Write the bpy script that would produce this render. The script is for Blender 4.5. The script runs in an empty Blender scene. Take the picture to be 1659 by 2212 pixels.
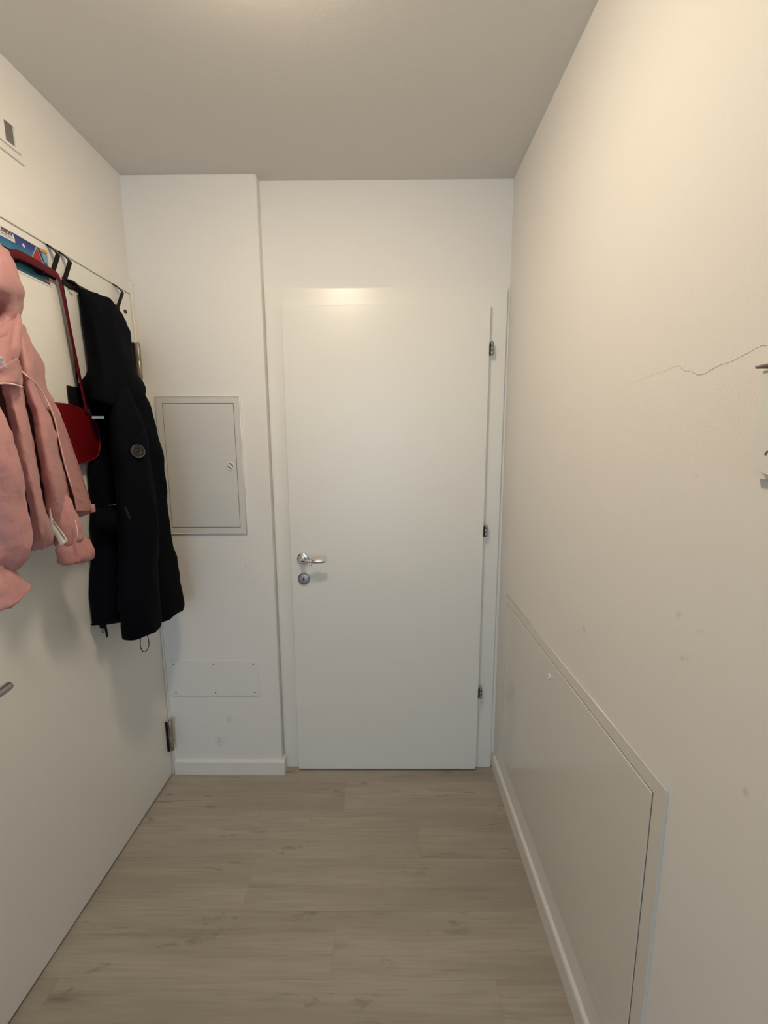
import bpy, bmesh, math, random
from mathutils import Vector, Matrix
random.seed(7)
C = bpy.context.scene.collection
S = bpy.context.scene

# ------------------------------------------------------------------ camera
F_PX, W_PX, H_PX = 909.92, 1659.0, 2212.0
CAM = Vector((0.0, 0.0, 1.4654))
RT = Vector((0.99997255, 0.00621701, -0.00403078))
UP = Vector((0.00303923, 0.15196935, 0.98838053))
FW = Vector((-0.00675733, 0.98836565, -0.15194629))
cam_data = bpy.data.cameras.new('camera')
cam = bpy.data.objects.new('camera', cam_data); C.objects.link(cam)
cam_data.sensor_fit = 'HORIZONTAL'; cam_data.sensor_width = 36.0
cam_data.lens = 36.0 * F_PX / W_PX
cam_data.clip_start = 0.02
cam.matrix_world = Matrix(((RT.x, UP.x, -FW.x, CAM.x), (RT.y, UP.y, -FW.y, CAM.y),
                           (RT.z, UP.z, -FW.z, CAM.z), (0, 0, 0, 1)))
S.camera = cam

# ------------------------------------------------------------------ world and exposure
world = bpy.data.worlds.new('world'); S.world = world; world.use_nodes = True
bg = world.node_tree.nodes['Background']
bg.inputs[0].default_value = (0.60, 0.81, 1.0, 1.0)      # even daylight from the rooms behind
bg.inputs[1].default_value = 3.7
LAMP_STRENGTH = 120.0
LAMP_COLOR = (1.0, 0.83, 0.60, 1.0)
S.view_settings.view_transform = 'Standard'
S.view_settings.look = 'None'
S.view_settings.gamma = 1.0
S.view_settings.use_curve_mapping = False
S.view_settings.exposure = 0.0

# ------------------------------------------------------------------ helpers: pixel -> point on a plane of the room
def ray(px, py):
    return FW + RT * ((px - W_PX/2)/F_PX) - UP * ((py - H_PX/2)/F_PX)
def atX(px, py, x):
    d = ray(px, py); return CAM + d * (x / d.x)
def atY(px, py, y):
    d = ray(px, py); return CAM + d * (y / d.y)

# ------------------------------------------------------------------ helpers: materials
def mat(name, col, rough=0.5, metal=0.0, spec=0.5, sheen=0.0, bump=None, var=None, coat=0.0, emit=None):
    m = bpy.data.materials.new(name); m.use_nodes = True
    nt = m.node_tree; b = nt.nodes['Principled BSDF']
    b.inputs['Base Color'].default_value = (*col, 1); b.inputs['Roughness'].default_value = rough
    b.inputs['Metallic'].default_value = metal; b.inputs['Specular IOR Level'].default_value = spec
    b.inputs['Sheen Weight'].default_value = sheen; b.inputs['Coat Weight'].default_value = coat
    b.inputs['Coat Roughness'].default_value = 0.06
    if emit:
        b.inputs['Emission Color'].default_value = emit[0]; b.inputs['Emission Strength'].default_value = emit[1]
    if bump or var:
        tc = nt.nodes.new('ShaderNodeTexCoord')
    if bump:                                  # (scale, strength, distance, detail)
        n = nt.nodes.new('ShaderNodeTexNoise'); n.inputs['Scale'].default_value = bump[0]
        n.inputs['Detail'].default_value = bump[3]
        bp = nt.nodes.new('ShaderNodeBump'); bp.inputs['Strength'].default_value = bump[1]
        bp.inputs['Distance'].default_value = bump[2]
        nt.links.new(tc.outputs['Object'], n.inputs['Vector'])
        nt.links.new(n.outputs['Fac'], bp.inputs['Height']); nt.links.new(bp.outputs['Normal'], b.inputs['Normal'])
    if var:                                   # (scale, other colour, low, high)
        n = nt.nodes.new('ShaderNodeTexNoise'); n.inputs['Scale'].default_value = var[0]
        n.inputs['Detail'].default_value = 5
        r = nt.nodes.new('ShaderNodeMapRange'); r.inputs[1].default_value = var[2]; r.inputs[2].default_value = var[3]
        mx = nt.nodes.new('ShaderNodeMix'); mx.data_type = 'RGBA'
        mx.inputs[6].default_value = (*col, 1); mx.inputs[7].default_value = (*var[1], 1)
        nt.links.new(tc.outputs['Object'], n.inputs['Vector']); nt.links.new(n.outputs['Fac'], r.inputs[0])
        nt.links.new(r.outputs[0], mx.inputs[0]); nt.links.new(mx.outputs[2], b.inputs['Base Color'])
    return m

def wall_mat(name, col, spots=(), bump=0.12, scale=55.0, patch=None):
    """matt wall paint with roller texture and scuff marks (x, y, z, radius, strength)"""
    m = mat(name, col, 0.75, spec=0.25)
    nt = m.node_tree; b = nt.nodes['Principled BSDF']; L = nt.links.new
    geo = nt.nodes.new('ShaderNodeNewGeometry')
    n1 = nt.nodes.new('ShaderNodeTexNoise'); n1.inputs['Scale'].default_value = scale; n1.inputs['Detail'].default_value = 3
    L(geo.outputs['Position'], n1.inputs['Vector'])
    bp = nt.nodes.new('ShaderNodeBump'); bp.inputs['Strength'].default_value = bump; bp.inputs['Distance'].default_value = 0.004
    h = n1.outputs['Fac']
    if patch:                                 # rough old plaster where the wall was filled
        v = nt.nodes.new('ShaderNodeTexNoise'); v.inputs['Scale'].default_value = 210; v.inputs['Detail'].default_value = 4
        L(geo.outputs['Position'], v.inputs['Vector'])
        d = nt.nodes.new('ShaderNodeVectorMath'); d.operation = 'DISTANCE'; d.inputs[1].default_value = patch[:3]
        L(geo.outputs['Position'], d.inputs[0])
        r = nt.nodes.new('ShaderNodeMapRange'); r.interpolation_type = 'SMOOTHSTEP'
        r.inputs[1].default_value = patch[3]; r.inputs[2].default_value = patch[3]*0.3
        r.inputs[3].default_value = 0.0; r.inputs[4].default_value = 3.2
        L(d.outputs['Value'], r.inputs[0])
        mm = nt.nodes.new('ShaderNodeMath'); mm.operation = 'MULTIPLY_ADD'
        L(v.outputs['Fac'], mm.inputs[0]); L(r.outputs[0], mm.inputs[1]); L(h, mm.inputs[2]); h = mm.outputs[0]
    L(h, bp.inputs['Height']); L(bp.outputs['Normal'], b.inputs['Normal'])
    if spots:
        n2 = nt.nodes.new('ShaderNodeTexNoise'); n2.inputs['Scale'].default_value = 60; n2.inputs['Detail'].default_value = 6
        L(geo.outputs['Position'], n2.inputs['Vector'])
        acc = None
        for (x, y, z, rad, st) in spots:
            d = nt.nodes.new('ShaderNodeVectorMath'); d.operation = 'DISTANCE'; d.inputs[1].default_value = (x, y, z)
            L(geo.outputs['Position'], d.inputs[0])
            r = nt.nodes.new('ShaderNodeMapRange'); r.interpolation_type = 'SMOOTHSTEP'
            r.inputs[1].default_value = rad; r.inputs[2].default_value = 0.0
            r.inputs[3].default_value = 0.0; r.inputs[4].default_value = st
            L(d.outputs['Value'], r.inputs[0])
            if acc is None: acc = r.outputs[0]
            else:
                a = nt.nodes.new('ShaderNodeMath'); a.operation = 'MAXIMUM'; L(acc, a.inputs[0]); L(r.outputs[0], a.inputs[1]); acc = a.outputs[0]
        r2 = nt.nodes.new('ShaderNodeMapRange'); r2.inputs[1].default_value = 0.42; r2.inputs[2].default_value = 0.62
        L(n2.outputs['Fac'], r2.inputs[0])
        mu = nt.nodes.new('ShaderNodeMath'); mu.operation = 'MULTIPLY'; L(acc, mu.inputs[0]); L(r2.outputs[0], mu.inputs[1])
        mx = nt.nodes.new('ShaderNodeMix'); mx.data_type = 'RGBA'
        mx.inputs[6].default_value = (*col, 1); mx.inputs[7].default_value = (0.30, 0.28, 0.26, 1)
        L(mu.outputs[0], mx.inputs[0]); L(mx.outputs[2], b.inputs['Base Color'])
    return m

def plank_mat():
    m = mat('pale_oak_vinyl', (0.3, 0.24, 0.18), 0.42, spec=0.4)
    nt = m.node_tree; b = nt.nodes['Principled BSDF']; L = nt.links.new; N = nt.nodes.new
    tc = N('ShaderNodeTexCoord'); oi = N('ShaderNodeObjectInfo')
    off = N('ShaderNodeVectorMath'); off.operation = 'SCALE'; off.inputs[0].default_value = (13.1, 7.7, 3.3)
    L(oi.outputs['Random'], off.inputs['Scale'])
    add = N('ShaderNodeVectorMath'); L(tc.outputs['Object'], add.inputs[0]); L(off.outputs[0], add.inputs[1])
    def noise(sx, sy, scale, det, rough=0.6):
        mp = N('ShaderNodeMapping'); mp.inputs['Scale'].default_value = (sx, sy, 1)
        L(add.outputs[0], mp.inputs['Vector'])
        n = N('ShaderNodeTexNoise'); n.inputs['Scale'].default_value = scale; n.inputs['Detail'].default_value = det
        n.inputs['Roughness'].default_value = rough
        L(mp.outputs[0], n.inputs['Vector']); return n.outputs['Fac']
    def rng(v, a, c, lo, hi):
        r = N('ShaderNodeMapRange'); r.inputs[1].default_value = a; r.inputs[2].default_value = c
        r.inputs[3].default_value = lo; r.inputs[4].default_value = hi; L(v, r.inputs[0]); return r.outputs[0]
    def mixc(f, c1, c2):
        x = N('ShaderNodeMix'); x.data_type = 'RGBA'; L(f, x.inputs[0])
        for s, c in ((6, c1), (7, c2)):
            if isinstance(c, tuple): x.inputs[s].default_value = (*c, 1)
            else: L(c, x.inputs[s])
        return x.outputs[2]
    base = mixc(rng(noise(0.8, 7.0, 1.5, 3), 0.38, 0.62, 0, 1), FLOOR_A, FLOOR_B)
    fine = mixc(rng(noise(2.2, 60.0, 2.5, 5), 0.46, 0.72, 0, 0.5), base, FLOOR_C)
    streak = mixc(rng(noise(1.2, 11.0, 1.5, 6, 0.6), 0.58, 0.74, 0, 0.55), fine, FLOOR_D)
    knot = mixc(rng(noise(1.9, 5.0, 2.8, 5, 0.65), 0.63, 0.74, 0, 0.85), streak, FLOOR_D)
    nf = noise(0.5, 12.0, 2.0, 2, 0.4)
    ab = N('ShaderNodeMath'); ab.operation = 'SUBTRACT'; L(nf, ab.inputs[0]); ab.inputs[1].default_value = 0.5
    ab2 = N('ShaderNodeMath'); ab2.operation = 'ABSOLUTE'; L(ab.outputs[0], ab2.inputs[0])
    msk = N('ShaderNodeMath'); msk.operation = 'MULTIPLY'
    L(rng(ab2.outputs[0], 0.0, 0.008, 0.8, 0), msk.inputs[0]); L(rng(noise(1.3, 3.0, 2.0, 2), 0.60, 0.66, 0, 1), msk.inputs[1])
    knot = mixc(msk.outputs[0], knot, FLOOR_D)
    tint = N('ShaderNodeHueSaturation'); L(knot, tint.inputs['Color'])
    L(rng(oi.outputs['Random'], 0, 1, 0.975, 1.025), tint.inputs['Value'])
    L(tint.outputs[0], b.inputs['Base Color'])
    bp = N('ShaderNodeBump'); bp.inputs['Strength'].default_value = 0.12; bp.inputs['Distance'].default_value = 0.002
    L(noise(2.2, 60.0, 3.0, 4), bp.inputs['Height']); L(bp.outputs[0], b.inputs['Normal'])
    return m
FLOOR_A, FLOOR_B = (0.43, 0.385, 0.325), (0.355, 0.312, 0.262)
FLOOR_C, FLOOR_D = (0.295, 0.255, 0.21), (0.175, 0.146, 0.115)

def lacquer_mat(name, col, rough, spec=0.5):
    """satin white lacquer over faint horizontal wood grain"""
    m = mat(name, col, rough, spec=spec)
    nt = m.node_tree; b = nt.nodes['Principled BSDF']; L = nt.links.new
    geo = nt.nodes.new('ShaderNodeNewGeometry')
    mp = nt.nodes.new('ShaderNodeMapping'); mp.inputs['Scale'].default_value = (3, 3, 90)
    n = nt.nodes.new('ShaderNodeTexNoise'); n.inputs['Scale'].default_value = 1.5; n.inputs['Detail'].default_value = 3
    bp = nt.nodes.new('ShaderNodeBump'); bp.inputs['Strength'].default_value = 0.06; bp.inputs['Distance'].default_value = 0.002
    L(geo.outputs['Position'], mp.inputs[0]); L(mp.outputs[0], n.inputs['Vector'])
    L(n.outputs['Fac'], bp.inputs['Height']); L(bp.outputs[0], b.inputs['Normal'])
    return m

WHITE = (0.80, 0.785, 0.765)
def spotY(px, py, y, r, s): p = atY(px, py, y); return (p.x, p.y, p.z, r, s)
def spotX(px, py, x, r, s): p = atX(px, py, x); return (p.x, p.y, p.z, r, s)
M = {}
M['wall'] = wall_mat('white_wall_paint', WHITE)
M['wall_pil'] = wall_mat('scuffed_pilaster_paint', WHITE, [spotY(475, 1602, 1.717, .035, .45), spotY(497, 1555, 1.717, .022, .6),
    spotY(440, 1570, 1.717, .014, .45), spotY(530, 1224, 1.717, .012, .4), spotY(284, 612, 1.717, .02, .5)])
M['wall_right'] = wall_mat('scuffed_wall_paint', WHITE, [spotX(1260, 1360, .486, .014, .55), spotX(1477, 1422, .486, .014, .4),
    spotX(1510, 1362, .486, .010, .4), spotX(1466, 1330, .486, .011, .35), spotX(1606, 1706, .486, .012, .35),
    spotX(1262, 925, .484, .006, .7), spotX(1502, 1030, .484, .006, .6), spotX(1556, 258, .482, .008, .4)],
    bump=0.10, patch=(0.484, 0.66, 1.55, 0.26))
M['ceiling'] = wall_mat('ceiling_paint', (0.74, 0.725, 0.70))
M['door'] = lacquer_mat('white_door_lacquer', (0.80, 0.79, 0.755), 0.31)
M['entry'] = mat('entrance_door_laminate', (0.78, 0.775, 0.745), 0.33)
M['trim'] = mat('white_trim_lacquer', (0.79, 0.775, 0.745), 0.35, bump=(40, 0.05, 0.002, 2))
M['panel'] = mat('glossy_white_panel', (0.72, 0.70, 0.655), 0.16, spec=0.55)
M['metalbox'] = mat('grey_white_powder_coat', (0.66, 0.655, 0.635), 0.42)
M['plate'] = mat('white_plastic_plate', (0.79, 0.78, 0.765), 0.4)
M['plastic'] = mat('white_plastic', (0.78, 0.775, 0.755), 0.3)
M['greyrecess'] = mat('grey_recess', (0.17, 0.165, 0.15), 0.6)
M['chrome'] = mat('satin_chrome', (0.72, 0.72, 0.74), 0.22, metal=1.0)
M['nickel'] = mat('brushed_nickel', (0.40, 0.385, 0.38), 0.34, metal=1.0)
M['hingem'] = mat('aged_steel', (0.34, 0.315, 0.28), 0.45, metal=1.0)
M['brownsteel'] = mat('bronzed_hinge_steel', (0.36, 0.32, 0.27), 0.42, metal=0.8)
M['dark'] = mat('dark_gap', (0.012, 0.011, 0.010), 0.8)
M['black'] = mat('black_powder_coat', (0.006, 0.006, 0.007), 0.5, spec=0.2)
M['navy'] = mat('navy_black_fabric', (0.0024, 0.0030, 0.0056), 0.8, spec=0.05, bump=(60, 0.25, 0.004, 4))
M['navytrim'] = mat('dark_elastic_trim', (0.006, 0.006, 0.007), 0.6, spec=0.15)
M['blacklea'] = mat('black_leather', (0.005, 0.005, 0.006), 0.6, spec=0.15, bump=(200, 0.2, 0.001, 2))
M['pink'] = mat('dusty_pink_nylon', (0.46, 0.232, 0.236), 0.6, spec=0.25, sheen=0.08, bump=(45, 0.55, 0.006, 5))
M['pinkdeep'] = mat('dusty_pink_lining', (0.42, 0.195, 0.192), 0.6, spec=0.25, sheen=0.08, bump=(45, 0.6, 0.006, 5))
M['piping'] = mat('pale_pink_piping', (0.84, 0.62, 0.58), 0.5)
M['tag'] = mat('white_satin_tag', (0.76, 0.73, 0.70), 0.5, bump=(120, 0.2, 0.001, 2))
M['tagink'] = mat('grey_tag_print', (0.32, 0.31, 0.28), 0.7)
M['red'] = mat('red_leather', (0.125, 0.003, 0.006), 0.42, spec=0.25, bump=(220, 0.15, 0.001, 2))
M['redstrap'] = mat('dark_red_leather', (0.10, 0.004, 0.011), 0.55, spec=0.18)
M['redseam'] = mat('red_seam_edge', (0.22, 0.008, 0.010), 0.5)
M['bluelab'] = mat('light_blue_label', (0.32, 0.42, 0.58), 0.6)
M['badge'] = mat('grey_rubber_badge', (0.026, 0.026, 0.026), 0.6, spec=0.2)
M['badgehi'] = mat('pale_badge_ring', (0.095, 0.093, 0.095), 0.5, spec=0.3)
M['crack'] = mat('plaster_crack', (0.36, 0.31, 0.25), 0.9)
M['plank'] = plank_mat()

# ------------------------------------------------------------------ helpers: objects
def tag(o, label=None, cat=None, group=None, kind=None):
    if label: o['label'] = label
    if cat: o['category'] = cat
    if group: o['group'] = group
    if kind: o['kind'] = kind
    return o
def empty(name, loc=(0, 0, 0)):
    o = bpy.data.objects.new(name, None); C.objects.link(o); o.location = loc; o.empty_display_size = 0.05
    return o
def obj(name, bm, m, parent=None, smooth=False, recalc=True):
    if recalc: bmesh.ops.recalc_face_normals(bm, faces=bm.faces)
    me = bpy.data.meshes.new(name); bm.to_mesh(me); bm.free()
    for p in me.polygons: p.use_smooth = smooth
    me.materials.append(m)
    o = bpy.data.objects.new(name, me); C.objects.link(o)
    if parent is not None:
        o.parent = parent
        o.matrix_parent_inverse = Matrix.Translation(-parent.location if parent.type == 'EMPTY' else Vector())
    return o
def add_box(bm, a, b, bevel=0.0, seg=1):
    a, b = [min(x, y) for x, y in zip(a, b)], [max(x, y) for x, y in zip(a, b)]
    vs = [bm.verts.new((x, y, z)) for x in (a[0], b[0]) for y in (a[1], b[1]) for z in (a[2], b[2])]
    fs = [(0, 1, 3, 2), (4, 6, 7, 5), (0, 4, 5, 1), (2, 3, 7, 6), (0, 2, 6, 4), (1, 5, 7, 3)]
    faces = [bm.faces.new([vs[i] for i in f]) for f in fs]
    if bevel:
        es = list({e for f in faces for e in f.edges})
        bmesh.ops.bevel(bm, geom=es, offset=bevel, segments=seg, affect='EDGES', profile=0.5)
    return bm
def box(a, b, bevel=0.0, seg=1):
    return add_box(bmesh.new(), a, b, bevel, seg)
def add_prism(bm, pts, off):
    """polygon pts swept along the vector off"""
    v0 = [bm.verts.new(p) for p in pts]; v1 = [bm.verts.new(Vector(p) + Vector(off)) for p in pts]
    n = len(pts)
    bm.faces.new(v0); bm.faces.new(v1[::-1])
    for i in range(n): bm.faces.new((v0[i], v0[(i+1) % n], v1[(i+1) % n], v1[i]))
    return bm
def add_lathe(bm, prof, origin, axis, n=24):
    """prof: (radius, height along axis)"""
    ax = Vector(axis).normalized(); u = ax.orthogonal().normalized(); w = ax.cross(u)
    rings = []
    for r, h in prof:
        c = Vector(origin) + ax*h
        if r < 1e-6: rings.append([bm.verts.new(c)])
        else: rings.append([bm.verts.new(c + (u*math.cos(t) + w*math.sin(t))*r) for t in [2*math.pi*k/n for k in range(n)]])
    for A, B in zip(rings, rings[1:]):
        for k in range(n):
            if len(A) == 1 and len(B) == 1: continue
            if len(A) == 1: bm.faces.new((A[0], B[k], B[(k+1) % n]))
            elif len(B) == 1: bm.faces.new((A[k], B[0], A[(k+1) % n]))
            else: bm.faces.new((A[k], B[k], B[(k+1) % n], A[(k+1) % n]))
    for R in (rings[0], rings[-1]):
        if len(R) > 1: bm.faces.new(R)
    return bm
def catmull(pts, k=6):
    P = [Vector(p) for p in pts]; out = []
    for i in range(len(P)-1):
        a, b, c, d = P[max(i-1, 0)], P[i], P[i+1], P[min(i+2, len(P)-1)]
        for j in range(k):
            t = j/k
            out.append(0.5*((2*b) + (c-a)*t + (2*a-5*b+4*c-d)*t*t + (3*b-a-3*c+d)*t**3))
    out.append(P[-1]); return out
def add_tube(bm, pts, r, n=8, flat=1.0, flatdir=None, closed=False):
    """r: radius or list of radii; flat squashes along flatdir"""
    P = [Vector(p) for p in pts]; rings = []
    R = r if isinstance(r, (list, tuple)) else [r]*len(P)
    prev = None
    for i, p in enumerate(P):
        a = P[i-1] if (i > 0 or closed) else P[i]; b = P[(i+1) % len(P)] if (i < len(P)-1 or closed) else P[i]
        t = (b-a).normalized()
        if flatdir is not None:
            u = Vector(flatdir) - t*t.dot(Vector(flatdir)); u.normalize()
        elif prev is None: u = t.orthogonal().normalized()
        else: u = (prev - t*t.dot(prev)).normalized()
        prev = u; w = t.cross(u)
        rings.append([bm.verts.new(p + (u*math.cos(q)*flat + w*math.sin(q))*R[i]) for q in [2*math.pi*k/n for k in range(n)]])
    pairs = list(zip(rings, rings[1:]))
    if closed: pairs.append((rings[-1], rings[0]))
    for A, B in pairs:
        for k in range(n): bm.faces.new((A[k], B[k], B[(k+1) % n], A[(k+1) % n]))
    if not closed: bm.faces.new(rings[0]); bm.faces.new(rings[-1][::-1])
    return bm
def subsurf(o, lv=2):
    md = o.modifiers.new('subsurf', 'SUBSURF'); md.levels = lv; md.render_levels = lv
TEX = {}
def wrinkle(o, size, strength):
    if size not in TEX:
        t = bpy.data.textures.new('wrinkles', 'CLOUDS'); t.noise_scale = size; t.noise_depth = 3; TEX[size] = t
    md = o.modifiers.new('wrinkle', 'DISPLACE'); md.texture = TEX[size]; md.strength = strength; md.mid_level = 0.5
    md.texture_coords = 'GLOBAL'
def text_mesh(name, body, size, m, parent, origin, xdir, ydir, bold=0.0, squeeze=1.0):
    cu = bpy.data.curves.new(name, 'FONT'); cu.body = body; cu.size = size; cu.extrude = 0.0002; cu.offset = bold; cu.align_x = 'RIGHT'
    t = bpy.data.objects.new(name, cu); C.objects.link(t)
    dg = bpy.context.evaluated_depsgraph_get()
    me = bpy.data.meshes.new_from_object(t.evaluated_get(dg)); bpy.data.objects.remove(t)
    x, y = Vector(xdir).normalized(), Vector(ydir).normalized(); z = x.cross(y)
    mw = Matrix(((x.x*squeeze, y.x, z.x, origin[0]), (x.y*squeeze, y.y, z.y, origin[1]), (x.z*squeeze, y.z, z.z, origin[2]), (0, 0, 0, 1)))
    me.transform(mw); me.materials.clear(); me.materials.append(m)
    o = bpy.data.objects.new(name, me); C.objects.link(o); o.parent = parent
    o.matrix_parent_inverse = Matrix.Translation(-parent.location if parent.type == 'EMPTY' else Vector())
    return o

# ------------------------------------------------------------------ room dimensions (metres)
H = 2.462; XL = -0.981; YB = 1.760; YP = 1.717; XP = -0.478; YR = -4.5  # YR: unseen corridor length, stretched to even out the daylight
XR_T, XR_B = 0.482, 0.491                      # right wall leans a little

# ------------------------------------------------------------------ setting
base = obj('floor', box((XL-.25, YR, -0.06), (0.65, YB+.1, -0.0065)), M['dark'])
tag(base, 'pale greyed oak plank floor laid crosswise', kind='structure')
row_w = 0.175; joints = {0: 0.118, -1: -0.472, -2: -0.162, 1: -1.4, -3: 0.30, 2: -0.75}
for k in range(-34, 3):
    y0 = 1.311 + row_w*k; y1 = y0 + row_w
    if y1 > YB + .05: y1 = YB + .05
    j = joints.get(k, random.uniform(-0.6, 0.4))
    xs = [XL-.02]
    x = j
    while x - 1.22 > XL: x -= 1.22
    while x < 0.52:
        if XL+.03 < x < 0.5: xs.append(x)
        x += 1.22
    xs.append(0.52)
    for a, b in zip(xs, xs[1:]):
        g = 0.00012
        bm = box((a+g-a, g, 0), (b-a-g, y1-y0-g, 0.0065), 0.00012)
        pl = obj('plank', bm, M['plank'], None)
        pl.location = (a, y0, -0.0065); pl.parent = base

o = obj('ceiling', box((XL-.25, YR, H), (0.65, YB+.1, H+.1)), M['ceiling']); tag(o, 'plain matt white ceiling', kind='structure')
o = obj('wall_back', box((XL-.1, YB, -.02), (0.65, YB+.1, H)), M['wall']); tag(o, 'white wall around the white inner door', kind='structure')
o = obj('wall_pilaster', box((XL-.1, YP, -.02), (XP, YB+.002, H), 0.002), M['wall_pil'])
tag(o, 'shallow white pilaster left of the white inner door', kind='structure')
bm = bmesh.new()
LX = -0.975                                     # face of the entrance door leaf
DY0, DY1, DZ = 0.765, 1.703, 2.043             # entrance door opening
add_box(bm, (XL-.2, YR, -.02), (XL, DY0-.05, H)); add_box(bm, (XL-.2, DY0-.05, DZ+.03), (XL, YB, H)); add_box(bm, (XL-.2, DY0-.05, -.02), (LX-.047, YB, DZ+.03))  # last box is unseen backing, added to stop light leaking under the leaf
o = obj('wall_left', bm, M['wall']); tag(o, 'white wall above and beside the entrance door', kind='structure')
add = bmesh.new()
add_prism(add, [(XR_B, YR, -.02), (XR_T, YR, H), (0.62, YR, H), (0.62, YR, -.02)], (0, YB-YR+.05, 0))
wr = obj('wall_right', add, M['wall_right']); tag(wr, 'long white wall with a hairline crack on the right', kind='structure')
def wx(z): return XR_B + (XR_T-XR_B)*z/H
# hairline crack
ck0 = [(1362, 829), (1384, 821), (1415, 808), (1440, 800), (1458, 792), (1468, 791), (1476, 799), (1483, 803), (1487, 801), (1497, 805), (1506, 810),
      (1520, 808), (1532, 801), (1545, 794), (1556, 788), (1570, 784), (1585, 779), (1600, 770), (1612, 764), (1625, 757), (1638, 750), (1648, 747), (1662, 748)]
ck = []
for (a, b), (c, d) in zip(ck0, ck0[1:]):
    for j in range(3): ck.append((a+(c-a)*j/3, b+(d-b)*j/3 + (random.uniform(-1.1, 1.1) if j else 0)))
pts = []
for i, (px, py) in enumerate(ck):
    p = atX(px, py, XR_T + .003); p.x = wx(p.z) - 0.0001; pts.append(p)
wid = [0.00012 + 0.00030*min(1, i/30)*(0.7+.6*random.random()) for i in range(len(pts))]
obj('crack', add_tube(bmesh.new(), pts, wid, 6, flat=0.5, flatdir=(1, 0, 0)), M['crack'], wr)

# baseboards
def base_prof(t, h):                            # (out, up)
    return [(0, 0), (t, 0), (t, h-.010), (t-.002, h-.004), (t-.006, h), (0, h)]
BH = 0.068
bm = bmesh.new()
add_prism(bm, [(-0.965, YP-a, b) for a, b in base_prof(.014, BH)], (XP+.013+0.965, 0, 0))
add_prism(bm, [(XP+a, YP-.001, b) for a, b in base_prof(.013, BH)], (0, YB-YP-.012, 0))
o = obj('baseboard_back', bm, M['trim']); tag(o, 'short white baseboard at the foot of the pilaster', kind='structure')
bm = bmesh.new()
add_prism(bm, [(XR_B-a+.0005, YR, b) for a, b in base_prof(.011, BH+.004)], (0, 1.742-YR, 0))
o = obj('baseboard_right', bm, M['trim']); tag(o, 'long white baseboard along the right wall', kind='structure')

# ------------------------------------------------------------------ inner door on the back wall
FY = 1.750; PY = 1.729
fl, fr, ft = -0.472, 0.473, 2.077
pl_, pr_, pt_, pb_ = -0.407, 0.4035, 2.010, 0.0075
bm = bmesh.new()
add_prism(bm, [(fl, FY, 0.0), (fl, FY, ft), (fr, FY, ft), (fr, FY, 0.0), (pr_-.01, FY, 0.0), (pr_-.01, FY, pt_-.01), (pl_+.01, FY, pt_-.01), (pl_+.01, FY, 0.0)], (0, YB-FY+.001, 0))
bmesh.ops.recalc_face_normals(bm, faces=bm.faces)
es = [e for e in bm.edges if all(abs(v.co.y-FY) < 1e-5 for v in e.verts)]
bmesh.ops.bevel(bm, geom=es, offset=0.0015, segments=2, affect='EDGES')
o = obj('trim_1', bm, M['door']); tag(o, 'flat white casing around the inner door', kind='structure')

d1 = empty('door_1', (pl_, PY, 0)); tag(d1, 'plain white inner door with a chrome lever handle', kind='structure')
obj('door_leaf', box((pl_, PY, pb_), (pr_, YB-.0005, pt_), 0.0018, 2), M['door'], d1)
for z in (1.846, 1.119, 0.387):
    hg = obj('hinge', add_lathe(bmesh.new(), [(0, -.027), (.0045, -.0265), (.0068, -.023), (.0068, -.0095), (.0058, -.009), (.0058, -.008), (.0068, -.0075), (.0068, .0065), (.0058, .007), (.0058, .008),
                                               (.0068, .0085), (.0066, .019), (.0045, .0265), (.002, .0275), (0, .0275)], (0.4135, PY+.001, z), (0, 0, 1), 16), M['hingem'], d1, True)
    obj('hinge_leaf', box((0.4036, PY-.005, z-.0265), (0.4072, PY+.006, z+.021), 0.0012), M['dark'], hg)
hx, hz = -0.3535, 1.002
rose = obj('handle_rose', add_lathe(bmesh.new(), [(.0258, 0), (.0258, .005), (.0245, .0085), (.020, .0105), (.014, .011), (.0, .011)], (hx, PY, hz), (0, -1, 0), 32), M['chrome'], d1, True)
bm = bmesh.new()
P = catmull([(hx, PY-.009, hz), (hx, PY-.026, hz), (hx+.004, PY-.042, hz-.001), (hx+.016, PY-.050, hz-.0005), (hx+.036, PY-.052, hz+.002)], 6)
rr = [0.0125 - 0.0065*min(1, i/16) for i in range(len(P))]
add_tube(bm, P, rr, 16)
lv = obj('lever_neck', bm, M['chrome'], d1, True)
obj('lever_collar', add_lathe(bmesh.new(), [(0, -.005), (.006, -.005), (.0085, -.002), (.0085, .002), (.006, .005), (0, .005)], (hx+.040, PY-.052, hz+.0022), (1, 0, 0), 20), M['chrome'], d1, True)
obj('lever_finial', add_lathe(bmesh.new(), [(0, -.010), (.004, -.0095), (.0058, -.006), (.005, -.002), (.0045, .002), (0, .004)], (hx+.040, PY-.054, hz-.008), (0, 0, 1), 16), M['chrome'], d1, True)
obj('lever_grip', add_lathe(bmesh.new(), [(0, 0), (.0085, .0005), (.0108, .006), (.0112, .018), (.0102, .034), (.0078, .050), (.0058, .056), (.003, .0575), (0, .058)], (hx+.044, PY-.052, hz+.0025), (1, 0, 0), 20), M['chrome'], d1, True)
kr = obj('keyhole_rose', add_lathe(bmesh.new(), [(.0255, 0), (.0255, .004), (.0235, .007), (.018, .008), (0, .008)], (hx-.0005, PY, .913), (0, -1, 0), 32), M['nickel'], d1, True)
bm = bmesh.new()
kp = [(hx-.0005+.0022*math.cos(t), PY-.0083, .913+s*.0055+.0022*math.sin(t)) for s, t0 in ((1, 0), (-1, math.pi)) for t in [t0+math.pi*k/6 for k in range(7)]]
add_prism(bm, kp, (0, .0006, 0)); obj('keyhole', bm, M['dark'], kr)

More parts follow.
